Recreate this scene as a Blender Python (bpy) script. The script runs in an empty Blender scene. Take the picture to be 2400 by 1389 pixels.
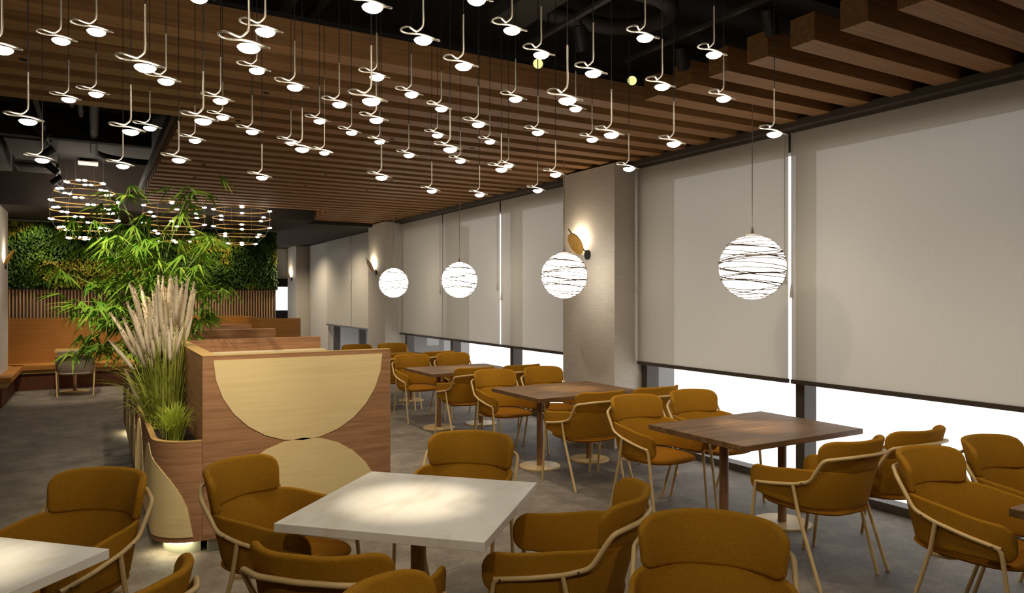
import bpy, bmesh, math, random
from mathutils import Vector, Matrix, noise

random.seed(7)
R = math.radians
SC = bpy.context.scene
COL = SC.collection

# ------------------------------------------------------------------ camera, world, exposure
cam = bpy.data.cameras.new('camera')
cam.sensor_width = 36.0
cam.lens = 25.2
cam.shift_y = -0.0006
cam.clip_end = 200
cam_o = bpy.data.objects.new('camera', cam)
COL.objects.link(cam_o)
cam_o.location = (0, 0, 1.7)
cam_o.rotation_euler = (R(90), 0, -math.atan(980 / 1680))
SC.camera = cam_o

SC.view_settings.view_transform = 'Standard'
SC.view_settings.look = 'None'
SC.view_settings.gamma = 1.0
SC.view_settings.use_curve_mapping = False
SC.view_settings.exposure = 0.8

wd = bpy.data.worlds.new('world')
SC.world = wd
wd.use_nodes = True
bg = wd.node_tree.nodes['Background']
bg.inputs[0].default_value = (1.0, 0.99, 0.97, 1)
bg.inputs[1].default_value = 1.0

SC.cycles.use_denoising = True
SC.cycles.max_bounces = 8
SC.cycles.diffuse_bounces = 5
SC.cycles.transparent_max_bounces = 12
SC.cycles.sample_clamp_indirect = 4.0
SC.cycles.caustics_reflective = False
SC.cycles.caustics_refractive = False


def spot(name, loc, target, energy, deg, blend=0.8, color=(1, 0.88, 0.68), size=0.04, parent=None):
    l = bpy.data.lights.new(name, 'SPOT')
    l.energy = energy; l.spot_size = R(deg); l.spot_blend = blend
    l.color = color; l.shadow_soft_size = size
    o = bpy.data.objects.new(name, l)
    COL.objects.link(o)
    o.location = loc
    d = Vector(target) - Vector(loc)
    o.rotation_euler = d.to_track_quat('-Z', 'Y').to_euler()
    if parent:
        o.parent = parent
        o.matrix_parent_inverse = parent.matrix_basis.inverted()
    return o


# ------------------------------------------------------------------ materials
def lin(c):
    return tuple(((v / 255) / 12.92 if v / 255 <= 0.04045 else ((v / 255 + 0.055) / 1.055) ** 2.4) for v in c)


def newmat(name):
    m = bpy.data.materials.new(name)
    m.use_nodes = True
    nt = m.node_tree
    return m, nt, nt.nodes['Principled BSDF']


def plain(name, rgb, rough=0.6, metal=0.0, spec=0.4):
    m, nt, b = newmat(name)
    b.inputs['Base Color'].default_value = (*rgb, 1)
    b.inputs['Roughness'].default_value = rough
    b.inputs['Metallic'].default_value = metal
    b.inputs['Specular IOR Level'].default_value = spec
    return m


def emit(name, rgb, strength):
    m = bpy.data.materials.new(name)
    m.use_nodes = True
    nt = m.node_tree
    nt.nodes.clear()
    e = nt.nodes.new('ShaderNodeEmission')
    e.inputs[0].default_value = (*rgb, 1)
    e.inputs[1].default_value = strength
    o = nt.nodes.new('ShaderNodeOutputMaterial')
    nt.links.new(e.outputs[0], o.inputs[0])
    return m


def noisy(name, c1, c2, scale=(1, 1, 1), nscale=4.0, detail=6, rough=0.6, bump=0.0, bscale=None,
          lo=0.3, hi=0.7, spec=0.3, rand=True, c3=None, rough_noise=0.6):
    """two or three colours mixed by a stretched noise in object space, with fine relief"""
    m, nt, b = newmat(name)
    N = nt.nodes.new; L = nt.links.new
    tc = N('ShaderNodeTexCoord')
    mp = N('ShaderNodeMapping')
    mp.inputs['Scale'].default_value = scale
    if rand:
        oi = N('ShaderNodeObjectInfo')
        ml = N('ShaderNodeMath'); ml.operation = 'MULTIPLY'; ml.inputs[1].default_value = 37.0
        L(oi.outputs['Random'], ml.inputs[0])
        va = N('ShaderNodeVectorMath'); va.operation = 'ADD'
        L(tc.outputs['Object'], va.inputs[0]); L(ml.outputs[0], va.inputs[1])
        L(va.outputs[0], mp.inputs['Vector'])
    else:
        L(tc.outputs['Object'], mp.inputs['Vector'])
    nz = N('ShaderNodeTexNoise')
    nz.inputs['Scale'].default_value = nscale
    nz.inputs['Detail'].default_value = detail
    nz.inputs['Roughness'].default_value = rough_noise
    L(mp.outputs[0], nz.inputs['Vector'])
    cr = N('ShaderNodeValToRGB')
    cr.color_ramp.elements[0].position = lo
    cr.color_ramp.elements[0].color = (*c1, 1)
    cr.color_ramp.elements[1].position = hi
    cr.color_ramp.elements[1].color = (*c2, 1)
    if c3:
        e = cr.color_ramp.elements.new((lo + hi) / 2)
        e.color = (*c3, 1)
    L(nz.outputs[0], cr.inputs[0])
    L(cr.outputs[0], b.inputs['Base Color'])
    b.inputs['Roughness'].default_value = rough
    b.inputs['Specular IOR Level'].default_value = spec
    if bump:
        bp = N('ShaderNodeBump')
        bp.inputs['Strength'].default_value = bump
        bp.inputs['Distance'].default_value = 0.01
        if bscale:
            n2 = N('ShaderNodeTexNoise')
            n2.inputs['Scale'].default_value = bscale
            n2.inputs['Detail'].default_value = 3
            L(tc.outputs['Object'], n2.inputs['Vector'])
            L(n2.outputs[0], bp.inputs['Height'])
        else:
            L(nz.outputs[0], bp.inputs['Height'])
        L(bp.outputs[0], b.inputs['Normal'])
    return m


M = {}
M['beam'] = noisy('beam wood', lin((114, 78, 44)), lin((156, 113, 67)), (0.7, 14, 14), 3.0, 8, 0.6, 0.15, lo=0.25, hi=0.75)
M['walnut'] = noisy('walnut', lin((74, 54, 34)), lin((146, 110, 70)), (1.0, 13, 13), 2.2, 8, 0.42, 0.05, lo=0.25, hi=0.75, c3=lin((109, 80, 50)))
M['leg_wood'] = noisy('turned walnut', lin((110, 76, 52)), lin((148, 108, 76)), (14, 14, 1.0), 3.0, 6, 0.5)
M['booth'] = noisy('booth veneer', lin((118, 84, 58)), lin((176, 132, 94)), (1.2, 1.2, 26), 2.2, 8, 0.55, 0.05, lo=0.2, hi=0.75, c3=lin((154, 112, 78)))
M['inlay'] = noisy('pale veneer', lin((218, 194, 138)), lin((228, 205, 152)), (1.0, 1.0, 22), 2.5, 6, 0.55)
M['bench'] = noisy('orange bench veneer', lin((148, 98, 42)), lin((178, 122, 56)), (0.4, 0.4, 30), 3.0, 5, 0.5)
M['bench_dark'] = noisy('bench plinth veneer', lin((86, 48, 26)), lin((100, 58, 32)), (16, 16, 0.8), 3.0, 5, 0.6)
M['slat'] = noisy('slat wood', lin((186, 146, 98)), lin((208, 168, 118)), (10, 10, 1), 3.0, 4, 0.6)
M['slat_back'] = noisy('slat backing', lin((84, 72, 64)), lin((98, 86, 76)), (4, 4, 4), 5, 4, 0.8)
M['fabric'] = noisy('mustard weave', lin((142, 97, 18)), lin((178, 128, 36)), (1, 1, 1), 260, 2, 0.95, 0.5, lo=0.2, hi=0.8, spec=0.1, rand=False)
M['fabric_seat'] = noisy('ochre weave', lin((132, 84, 14)), lin((160, 106, 24)), (1, 1, 1), 260, 2, 0.95, 0.5, lo=0.2, hi=0.8, spec=0.1, rand=False)
M['fabric_grey'] = noisy('greige weave', lin((148, 134, 116)), lin((172, 158, 138)), (1, 1, 1), 260, 2, 0.95, 0.3, lo=0.2, hi=0.8, spec=0.1, rand=False)
M['tube'] = plain('cream enamel', lin((206, 178, 124)), 0.42)
M['tube_dark'] = plain('screw', (0.01, 0.01, 0.01), 0.4)
M['brass_base'] = noisy('sand enamel', lin((196, 166, 110)), lin((210, 182, 128)), (1, 1, 1), 6, 3, 0.4)
M['marble'] = noisy('cream marble', lin((216, 208, 190)), lin((240, 236, 224)), (1, 2.2, 1), 3.0, 8, 0.32, lo=0.3, hi=0.62, c3=lin((234, 229, 217)), rough_noise=0.6)
M['floor'] = noisy('concrete', lin((74, 67, 58)), lin((142, 132, 118)), (1, 1, 1), 3.0, 14, 0.62, 0.3, 60, lo=0.3, hi=0.7, c3=lin((107, 98, 87)), rough_noise=0.82, rand=False)
M['black'] = plain('black metal', (0.012, 0.011, 0.010), 0.5)
M['dark_frame'] = plain('dark bronze frame', lin((66, 58, 52)), 0.5)
M['trim'] = plain('charcoal trim', lin((72, 64, 56)), 0.6)
M['ceiling'] = noisy('black ceiling', lin((36, 31, 28)), lin((44, 38, 34)), (1, 1, 1), 2, 3, 0.9)
M['bulkhead'] = noisy('dark brown bulkhead', lin((44, 36, 31)), lin((49, 41, 35)), (1, 1, 1), 2, 3, 0.9)
M['duct'] = plain('dark painted duct', lin((56, 50, 45)), 0.7)
M['wall'] = noisy('linen wall covering', lin((176, 168, 156)), lin((204, 196, 184)), (2.2, 2.2, 46), 3.0, 6, 0.8, 0.15, lo=0.2, hi=0.8)
M['tile'] = plain('white glazed tile', lin((190, 186, 176)), 0.5)
M['plaster'] = plain('warm plaster', lin((172, 164, 152)), 0.9)
M['exterior'] = plain('grey facade', lin((144, 142, 142)), 0.9)
M['steel'] = plain('brushed steel', lin((176, 166, 150)), 0.35, 0.6)
M['white_rod'] = plain('pale cord', lin((170, 156, 140)), 0.6)
M['lamp'] = emit('pendant diffuser', (1, 0.93, 0.8), 17.0)
M['globe'] = emit('globe diffuser', (1, 0.92, 0.78), 5.0)
M['bulb'] = emit('bead bulb', (1, 0.93, 0.8), 18.0)
M['led'] = emit('led', (1, 0.95, 0.6), 26.0)
M['sconce_led'] = emit('sconce led', (1, 0.88, 0.66), 60.0)
M['spot_lens'] = emit('spot lens', (1, 0.94, 0.36), 0.62)
M['backlight'] = emit('backlit panel', (0.9, 0.9, 0.92), 0.68)
M['wire'] = plain('paper twine', lin((120, 104, 92)), 0.8)
M['brass'] = plain('aged brass', lin((158, 120, 54)), 0.4, 0.1)
M['sconce_wood'] = noisy('sconce oak', lin((166, 122, 44)), lin((200, 156, 74)), (8, 8, 1.2), 3, 6, 0.5)
M['cushion'] = noisy('oat cushion', lin((172, 156, 122)), lin((184, 168, 134)), (1, 1, 1), 90, 2, 0.95)
M['soil'] = noisy('potting soil', lin((26, 20, 14)), lin((48, 36, 24)), (1, 1, 1), 30, 4, 1.0)
M['plinth'] = plain('grey plinth', lin((150, 150, 132)), 0.6)
M['cap'] = noisy('oak rail', lin((160, 128, 74)), lin((178, 146, 90)), (1, 8, 8), 3, 5, 0.5)
M['ac'] = plain('grey cassette', lin((70, 66, 62)), 0.7)
M['white_panel'] = plain('white ceiling panel', lin((220, 214, 200)), 0.7)


def leafmat(name, c1, c2, trans=0.35):
    m, nt, b = newmat(name)
    N = nt.nodes.new; L = nt.links.new
    tc = N('ShaderNodeTexCoord')
    nz = N('ShaderNodeTexNoise'); nz.inputs['Scale'].default_value = 7
    L(tc.outputs['Object'], nz.inputs['Vector'])
    oi = N('ShaderNodeObjectInfo')
    ad = N('ShaderNodeMath'); ad.operation = 'ADD'
    L(nz.outputs[0], ad.inputs[0]); L(oi.outputs['Random'], ad.inputs[1])
    ml = N('ShaderNodeMath'); ml.operation = 'MULTIPLY'; ml.inputs[1].default_value = 0.66
    L(ad.outputs[0], ml.inputs[0])
    cr = N('ShaderNodeValToRGB')
    cr.color_ramp.elements[0].position = 0.25; cr.color_ramp.elements[0].color = (*c1, 1)
    cr.color_ramp.elements[1].position = 0.75; cr.color_ramp.elements[1].color = (*c2, 1)
    L(ml.outputs[0], cr.inputs[0])
    L(cr.outputs[0], b.inputs['Base Color'])
    b.inputs['Roughness'].default_value = 0.6
    b.inputs['Specular IOR Level'].default_value = 0.25
    tr = N('ShaderNodeBsdfTranslucent')
    L(cr.outputs[0], tr.inputs[0])
    mx = N('ShaderNodeMixShader'); mx.inputs[0].default_value = trans
    L(b.outputs[0], mx.inputs[1]); L(tr.outputs[0], mx.inputs[2])
    out = nt.nodes['Material Output']
    L(mx.outputs[0], out.inputs[0])
    return m


M['bamboo'] = leafmat('bamboo leaf', lin((64, 128, 22)), lin((158, 174, 62)))
M['bamboo_stem'] = plain('bamboo cane', lin((120, 138, 70)), 0.6)
M['blade'] = leafmat('grass blade', lin((126, 138, 42)), lin((188, 192, 90)), 0.25)
M['tuft'] = leafmat('tuft blade', lin((130, 156, 44)), lin((196, 208, 84)), 0.25)
M['plume'] = noisy('pampas plume', lin((208, 193, 164)), lin((234, 221, 194)), (6, 6, 1), 30, 4, 1.0, 0.6, spec=0.05)
M['gw_dark'] = leafmat('wall leaf dark', lin((20, 40, 8)), lin((56, 84, 18)), 0.15)
M['gw_mid'] = leafmat('wall leaf mid', lin((40, 68, 10)), lin((88, 116, 24)), 0.15)
M['gw_yel'] = leafmat('wall leaf lime', lin((84, 86, 14)), lin((146, 138, 36)), 0.15)
M['gw_back'] = plain('moss backing', lin((22, 30, 10)), 1.0)


def blindmat():
    m, nt, b = newmat('blind fabric')
    N = nt.nodes.new; L = nt.links.new
    tc = N('ShaderNodeTexCoord')
    mp = N('ShaderNodeMapping'); mp.inputs['Scale'].default_value = (1, 90, 3)
    L(tc.outputs['Object'], mp.inputs['Vector'])
    nz = N('ShaderNodeTexNoise'); nz.inputs['Scale'].default_value = 2.0; nz.inputs['Detail'].default_value = 4
    L(mp.outputs[0], nz.inputs['Vector'])
    cr = N('ShaderNodeValToRGB')
    cr.color_ramp.elements[0].color = (*lin((182, 175, 162)), 1)
    cr.color_ramp.elements[1].color = (*lin((194, 187, 174)), 1)
    L(nz.outputs[0], cr.inputs[0])
    L(cr.outputs[0], b.inputs['Base Color'])
    b.inputs['Roughness'].default_value = 0.95
    b.inputs['Specular IOR Level'].default_value = 0.1
    tl = N('ShaderNodeBsdfTranslucent')
    tl.inputs[0].default_value = (*lin((228, 217, 196)), 1)
    m0 = N('ShaderNodeMixShader'); m0.inputs[0].default_value = 0.14
    L(b.outputs[0], m0.inputs[1]); L(tl.outputs[0], m0.inputs[2])
    tr = N('ShaderNodeBsdfTransparent')
    mx = N('ShaderNodeMixShader'); mx.inputs[0].default_value = 0.055
    L(m0.outputs[0], mx.inputs[1]); L(tr.outputs[0], mx.inputs[2])
    L(mx.outputs[0], nt.nodes['Material Output'].inputs[0])
    return m


M['blind'] = blindmat()


def glassmat():
    m = bpy.data.materials.new('window glass')
    m.use_nodes = True
    nt = m.node_tree
    nt.nodes.clear()
    N = nt.nodes.new; L = nt.links.new
    tr = N('ShaderNodeBsdfTransparent')
    gl = N('ShaderNodeBsdfGlossy'); gl.inputs['Roughness'].default_value = 0.02
    mx = N('ShaderNodeMixShader'); mx.inputs[0].default_value = 0.06
    o = N('ShaderNodeOutputMaterial')
    L(tr.outputs[0], mx.inputs[1]); L(gl.outputs[0], mx.inputs[2]); L(mx.outputs[0], o.inputs[0])
    return m


M['glass'] = glassmat()


# ------------------------------------------------------------------ mesh helpers
class MB:
    """collects vertices and faces, then becomes one mesh object"""
    def __init__(self):
        self.v = []; self.f = []; self.mi = []

    def add(self, vs, fs, mi=0):
        o = len(self.v)
        self.v.extend([tuple(p) for p in vs])
        self.f.extend([tuple(i + o for i in f) for f in fs])
        self.mi.extend([mi] * len(fs))
        return self

    def box(self, x0, x1, y0, y1, z0, z1, mi=0):
        vs = [(x, y, z) for z in (z0, z1) for y in (y0, y1) for x in (x0, x1)]
        fs = [(0, 2, 3, 1), (4, 5, 7, 6), (0, 1, 5, 4), (1, 3, 7, 5), (3, 2, 6, 7), (2, 0, 4, 6)]
        return self.add(vs, fs, mi)

    def rings(self, rings, closed_ends=True, mi=0, loop=False):
        n = len(rings[0]); vs = [p for r in rings for p in r]; fs = []
        m = len(rings)
        for i in range(m if loop else m - 1):
            a = i * n; b = ((i + 1) % m) * n
            for k in range(n):
                k2 = (k + 1) % n
                fs.append((a + k, a + k2, b + k2, b + k))
        if closed_ends and not loop:
            fs.append(tuple(range(n - 1, -1, -1)))
            fs.append(tuple((m - 1) * n + k for k in range(n)))
        return self.add(vs, fs, mi)

    def tube(self, pts, r, n=8, mi=0, loop=False):
        P = [Vector(p) for p in pts]
        m = len(P); rings = []
        prev = None
        for i, p in enumerate(P):
            if loop:
                t = P[(i + 1) % m] - P[i - 1]
            else:
                t = (P[min(i + 1, m - 1)] - P[max(i - 1, 0)])
            t.normalize()
            if prev is None:
                u = t.orthogonal().normalized()
            else:
                u = prev - t * prev.dot(t)
                u = u.normalized() if u.length > 1e-6 else t.orthogonal().normalized()
            prev = u
            w = t.cross(u)
            rr = r[i] if isinstance(r, (list, tuple)) else r
            rings.append([p + (u * math.cos(2 * math.pi * k / n) + w * math.sin(2 * math.pi * k / n)) * rr for k in range(n)])
        return self.rings(rings, True, mi, loop)

    def lathe(self, prof, n=24, c=(0, 0, 0), mi=0):
        rings = [[(c[0] + r * math.cos(2 * math.pi * k / n), c[1] + r * math.sin(2 * math.pi * k / n), c[2] + z) for k in range(n)] for r, z in prof]
        return self.rings(rings, True, mi)

    def build(self, name, m, parent=None, smooth=False, loc=None):
        me = bpy.data.meshes.new(name)
        me.from_pydata(self.v, [], self.f)
        ms = m if isinstance(m, (list, tuple)) else [m]
        for x in ms:
            me.materials.append(M[x] if isinstance(x, str) else x)
        if len(ms) > 1:
            me.polygons.foreach_set('material_index', self.mi)
        if smooth:
            me.shade_smooth()
        me.update()
        o = bpy.data.objects.new(name, me)
        COL.objects.link(o)
        if loc:
            o.location = loc
        if parent:
            o.parent = parent
        return o


def smooth_by_angle(o, deg=35):
    me = o.data
    bm = bmesh.new(); bm.from_mesh(me)
    bmesh.ops.recalc_face_normals(bm, faces=bm.faces)
    for e in bm.edges:
        e.smooth = not (len(e.link_faces) == 2 and e.calc_face_angle(0) > R(deg))
    for f in bm.faces:
        f.smooth = True
    bm.to_mesh(me); bm.free()
    return o


def bevel(o, w=0.004, seg=2):
    md = o.modifiers.new('bevel', 'BEVEL')
    md.width = w; md.segments = seg; md.limit_method = 'ANGLE'
    return o


def tag(o, label=None, cat=None, group=None, kind=None):
    if label: o['label'] = label
    if cat: o['category'] = cat
    if group: o['group'] = group
    if kind: o['kind'] = kind
    return o


def thing(name, label, cat, loc=(0, 0, 0), rz=0.0, group=None):
    o = bpy.data.objects.new(name, None)
    o.empty_display_size = 0.1
    COL.objects.link(o)
    o.location = loc
    o.rotation_euler = (0, 0, rz)
    return tag(o, label, cat, group)


def cp(o, parent=None):
    c = o.copy(); COL.objects.link(c)
    if parent:
        c.parent = parent
    return c


def dup(root, loc, rz=0.0, label=None, group=None):
    r = cp(root)
    r.location = loc; r.rotation_euler = (0, 0, rz)
    if label: r['label'] = label
    if group: r['group'] = group
    for ch in root.children:
        c = cp(ch, r)
        for g in ch.children:
            cp(g, c)
    return r


def catmull(P, k=6, loop=False):
    P = [Vector(p) for p in P]
    out = []
    n = len(P)
    for i in range(n if loop else n - 1):
        p0 = P[i - 1] if (loop or i > 0) else P[0]
        p1 = P[i]; p2 = P[(i + 1) % n]
        p3 = P[(i + 2) % n] if (loop or i + 2 < n) else P[-1]
        for j in range(k):
            t = j / k
            out.append(0.5 * ((2 * p1) + (p2 - p0) * t + (2 * p0 - 5 * p1 + 4 * p2 - p3) * t * t + (3 * p1 - p0 - 3 * p2 + p3) * t ** 3))
    if not loop:
        out.append(P[-1])
    return out


def fillet(P, r, k=4):
    """polyline with rounded corners"""
    P = [Vector(p) for p in P]
    out = [P[0]]
    for i in range(1, len(P) - 1):
        a = (P[i - 1] - P[i]); b = (P[i + 1] - P[i])
        d = min(r, a.length * 0.45, b.length * 0.45)
        a = P[i] + a.normalized() * d; b = P[i] + b.normalized() * d
        for j in range(k + 1):
            t = j / k
            out.append(a * (1 - t) ** 2 + P[i] * 2 * t * (1 - t) + b * t * t)
    out.append(P[-1])
    return out

# ------------------------------------------------------------------ the setting
def struct(o):
    o['kind'] = 'structure'
    return o


X0, X1 = -6.0, 5.42          # left wall, window plane
Y0, Y1 = -3.0, 22.5          # behind the viewer, far end
ZC = 3.9

struct(MB().box(X0, 5.5, Y0, Y1 + 0.2, -0.1, 0.0).build('floor', 'floor'))
ceil = struct(MB().box(X0, 6.0, Y0, Y1 + 0.2, ZC, ZC + 0.1).build('ceiling', 'ceiling'))
struct(MB().box(X0 - 0.2, X0, Y0, Y1, 0, ZC).build('wall_left', 'plaster'))
struct(MB().box(X0, 6.0, Y0 - 0.2, Y0, 0, ZC).build('wall_rear', 'plaster'))
struct(MB().box(X0, 3.46, 16.26, 16.4, 0, ZC).build('wall_back', 'plaster'))
struct(MB().box(-1.75, -1.27, 13.1, 14.94, 0, 3.13).build('wall_pier', 'wall'))

# dark ceiling edge beyond the beams
struct(MB().box(X0, 3.62, 13.65, Y1, 3.13, ZC).build('ceiling_bulkhead', 'bulkhead'))
struct(MB().box(3.62, 5.5, 14.32, Y1, 3.13, ZC).build('ceiling_bulkhead', 'bulkhead'))

# window wall: header, pilasters, solid bay
wr = struct(MB().box(5.36, 5.56, Y0, Y1, 3.15, ZC).build('wall_right', 'bulkhead'))
struct(MB().box(5.20, 5.36, Y0, Y1, 3.155, 3.215).build('trim_1', 'trim'))
struct(MB().box(5.36, 5.56, 18.86, Y1, 0, 3.15).build('wall_right', 'wall'))
PIL = [-0.96, 6.31, 13.58, 20.85]
for i, y in enumerate(PIL):
    struct(MB().box(5.0, 5.6, y, y + 1.01, 0, 3.18 if i < 3 else 3.13).build('wall_pilaster', 'wall'))
    if i < 2:
        struct(MB().box(5.6, 5.84, y - 0.05, y + 1.06, 0, 5.0).build('wall_outside', 'exterior'))
struct(MB().box(6.4, 7.0, 13.83, 30, -0.3, 3.2).build('wall_facade', 'exterior'))

# far end seen past the green wall
far = struct(MB().box(3.2, 5.6, Y1, Y1 + 0.1, 0, 3.9).build('wall_far', 'plaster'))
bw = 0.30; bh = 0.1
tile_me = None
for r in range(14):
    for c in range(4):
        x = 4.45 + c * 0.205 + (0.1 if r % 2 else 0)
        z = 2.26 + r * 0.094
        if tile_me is None:
            t = MB().box(-0.097, 0.097, -0.012, 0.0, -0.042, 0.042).build('tile', 'tile', far)
            tile_me = t.data
        else:
            t = bpy.data.objects.new('tile', tile_me); COL.objects.link(t); t.parent = far
        t.location = (x, Y1, z)
MB().box(4.2, 5.4, Y1 - 0.06, Y1 - 0.001, 1.98, 2.22).build('lintel', 'bulkhead', far)
MB().box(4.2, 5.4, Y1 - 0.03, Y1 - 0.001, 1.26, 1.975).build('lit_pane', 'backlight', far)
MB().box(4.2, 5.4, Y1 - 0.06, Y1 - 0.001, 0.6, 1.255).build('counter_panel', 'black', far)

# windows: frame mesh with mullions and panes as children
def window(name, ya, yb, mull):
    fr = struct(MB().box(X1 - 0.04, X1 + 0.10, ya, yb, 0.0, 0.07).box(X1 - 0.04, X1 + 0.10, ya, yb, 2.98, 3.15).build(name, 'dark_frame'))
    for m in mull:
        MB().box(X1 - 0.04, X1 + 0.12, m - 0.045, m + 0.045, 0.07, 2.98).build('mullion', 'dark_frame', fr)
    ed = [ya] + list(mull) + [yb]
    for a, b in zip(ed[:-1], ed[1:]):
        if b - a > 0.2:
            MB().box(X1 + 0.03, X1 + 0.036, a + 0.04, b - 0.04, 0.07, 2.98).build('pane', 'glass', fr)
    return fr


window('window_1', -2.9, -0.96, [-2.0])
window('window_2', 0.05, 6.31, [0.12, 2.12, 4.18, 6.25])
window('window_3', 7.32, 13.58, [7.4, 9.23, 11.31, 13.42])
window('window_4', 14.6, 18.86, [14.7, 16.36, 18.40])

# ------------------------------------------------------------------ wooden ceiling beams (children of the ceiling)
def beam(x0, x1, y0):
    o = MB().box((x0 - x1) / 2, (x1 - x0) / 2, 0, 0.167, 0, 0.167).build('beam', 'beam', ceil)
    o.location = ((x0 + x1) / 2, y0, 3.2)
    return o


protos = {}
for n in range(-8, 37):
    y = 2.065 + 0.3343 * n
    if n < 7: xs = (3.645, 5.3)
    elif n < 14: xs = (-4.0, 5.3)
    elif n < 32: xs = (0.645, 5.3)
    else: xs = (3.645, 5.3)
    if xs in protos:
        o = cp(protos[xs], ceil); o.location = protos[xs].location; o.location.y = y
    else:
        protos[xs] = beam(xs[0], xs[1], y)
# dark carrier along the cut-out
MB().box(0.60, 0.64, 6.66, 12.6, 3.30, 3.42).build('carrier', 'black', ceil)
MB().box(-4.0, 3.64, 4.41, 4.55, 3.367, 3.40).build('carrier', 'black', ceil)

# ------------------------------------------------------------------ roller blinds
def blind(ya, yb, label, cords):
    t = thing('roller_blind', label, 'blind', (5.31, (ya + yb) / 2, 0.93), 0, 'greige roller blinds on the window wall')
    w = (yb - ya) / 2
    MB().add([(0, -w, 0.03), (0, w, 0.03), (0, w, 2.225), (0, -w, 2.225)], [(0, 1, 2, 3)]).build('fabric', 'blind', t)
    MB().box(-0.014, 0.014, -w, w, 0.0, 0.036).build('bottom_bar', 'dark_frame', t)
    MB().box(-0.02, 0.05, -w, w, 2.2, 2.23).build('roller_tube', 'trim', t)
    for s, zl in cords:
        c = MB().tube([(-0.03, s, 2.2), (-0.03, s, zl - 0.93)], 0.0035, 6).build('pull_cord', 'wall', t)
        MB().lathe([(0.004, 0.0), (0.006, -0.005), (0.014, -0.11), (0.013, -0.115), (0.0, -0.116)], 10, (-0.03, s, zl - 0.93)).build('cord_weight', 'wall', c, True)
    return t


bl = [(0.09, 2.13, [(0.98, 1.8)]), (2.165, 4.212, [(1.005, 1.80)]), (4.248, 6.28, [(-1.0, 1.92), (0.985, 1.86)]),
      (7.35, 9.432, [(0.98, 1.75)]), (9.466, 11.51, [(-0.99, 1.9)]), (11.55, 13.55, [(-0.98, 1.85), (0.97, 2.0)]),
      (14.62, 16.70, [(0.99, 2.2)]), (16.74, 18.82, [(-0.99, 2.0)])]
names = ['greige roller blind on the window bay before the first pilaster', 'wide greige roller blind right of the bright gap between blinds',
         'wide greige roller blind between the bright gap and the first pilaster',
         'greige roller blind just past the first pilaster and its sconce', 'greige roller blind in the middle of the three-blind bay',
         'greige roller blind just before the second pilaster', 'far greige roller blind just past the second pilaster',
         'farthest greige roller blind beside the solid wall']
for (a, b, c), nm in zip(bl, names):
    blind(a, b, nm, c)

# ------------------------------------------------------------------ chairs
def sgnpow(v, e):
    return (abs(v) ** e) * (1 if v >= 0 else -1)


def plan(th):
    """plan curve of the wrap-around back: a squarish half ellipse"""
    a, b, yc = 0.258, 0.225, -0.055
    return Vector((a * sgnpow(math.sin(th), 0.82), yc - b * sgnpow(math.cos(th), 0.82), 0))


def shell_curve():
    arm = []
    for i in range(10):                      # one arm, front to back
        y = 0.262 - i * (0.317 / 10)
        arm.append(Vector((0.246 + 0.012 * i / 10 + 0.014 * math.sin(math.pi * i / 10), y, 0)))
    back = [plan(R(90 - i * 7.5)) for i in range(25)]
    return arm + back + [Vector((-p.x, p.y, 0)) for p in reversed(arm)]


def sm(x, a, b):
    x = max(0, min(1, (x - a) / (b - a)))
    return x * x * (3 - 2 * x)


def band(pts, z0, z1, th, lean, rt, rb_, push=0.0):
    """rounded upholstered band along a plan curve; z0/z1 give the height range, lean tips it outwards,
    rt and rb_ are the corner radii at the top and bottom of both ends"""
    n = len(pts)
    S = [0.0]
    for i in range(1, n):
        S.append(S[-1] + (pts[i] - pts[i - 1]).length)
    T = S[-1]
    rings = []
    e = [0.0, 0.002, 0.006, 0.012, 0.020, 0.030, 0.042, 0.056, 0.072, 0.09]
    ss = e + [0.09 + (T - 0.18) * i / 26 for i in range(1, 26)] + [T - v for v in reversed(e)]
    for s in ss:
        u = s / T
        k = max(i for i in range(n) if S[i] <= s + 1e-9)
        k = min(k, n - 2)
        f = (s - S[k]) / max(S[k + 1] - S[k], 1e-9)
        p = pts[k].lerp(pts[k + 1], f)
        i0 = max(k - 1, 0); i1 = min(k + 2, n - 1)
        tg = (pts[i1] - pts[i0]).normalized()
        nr = Vector((tg.y, -tg.x, 0))
        if nr.dot(p - Vector((0, 0.05, 0))) < 0:
            nr = -nr
        d = min(s, T - s)
        ct = rt - math.sqrt(max(rt * rt - max(rt - d, 0) ** 2, 0))
        cb = rb_ - math.sqrt(max(rb_ * rb_ - max(rb_ - d, 0) ** 2, 0))
        a, b = z0(u) + cb, z1(u) - ct
        zm = (a + b) / 2; hh = (b - a) / 2
        t2 = th / 2 * (0.25 + 0.75 * math.sqrt(max(0, 1 - (1 - min(1, d / 0.014)) ** 2)))
        cs = []
        er = min(t2 * 0.95, hh)
        # rounded slab section: straight faces, semicircular top and bottom edge
        for (ox, base, a0) in ((1, b - er, 0), (-1, b - er, 90), (-1, a + er, 180), (1, a + er, 270)):
            for j in range(4):
                an = R(a0 + j * 30)
                cs.append((t2 * math.cos(an), base + er * math.sin(an)))
        ring = []
        for dx, z in cs:
            ln = lean(u) * (z - 0.45)
            ring.append(p + nr * (dx + ln + push) + Vector((0, 0, z)))
        rings.append(ring)
    return MB().rings(rings)


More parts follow.
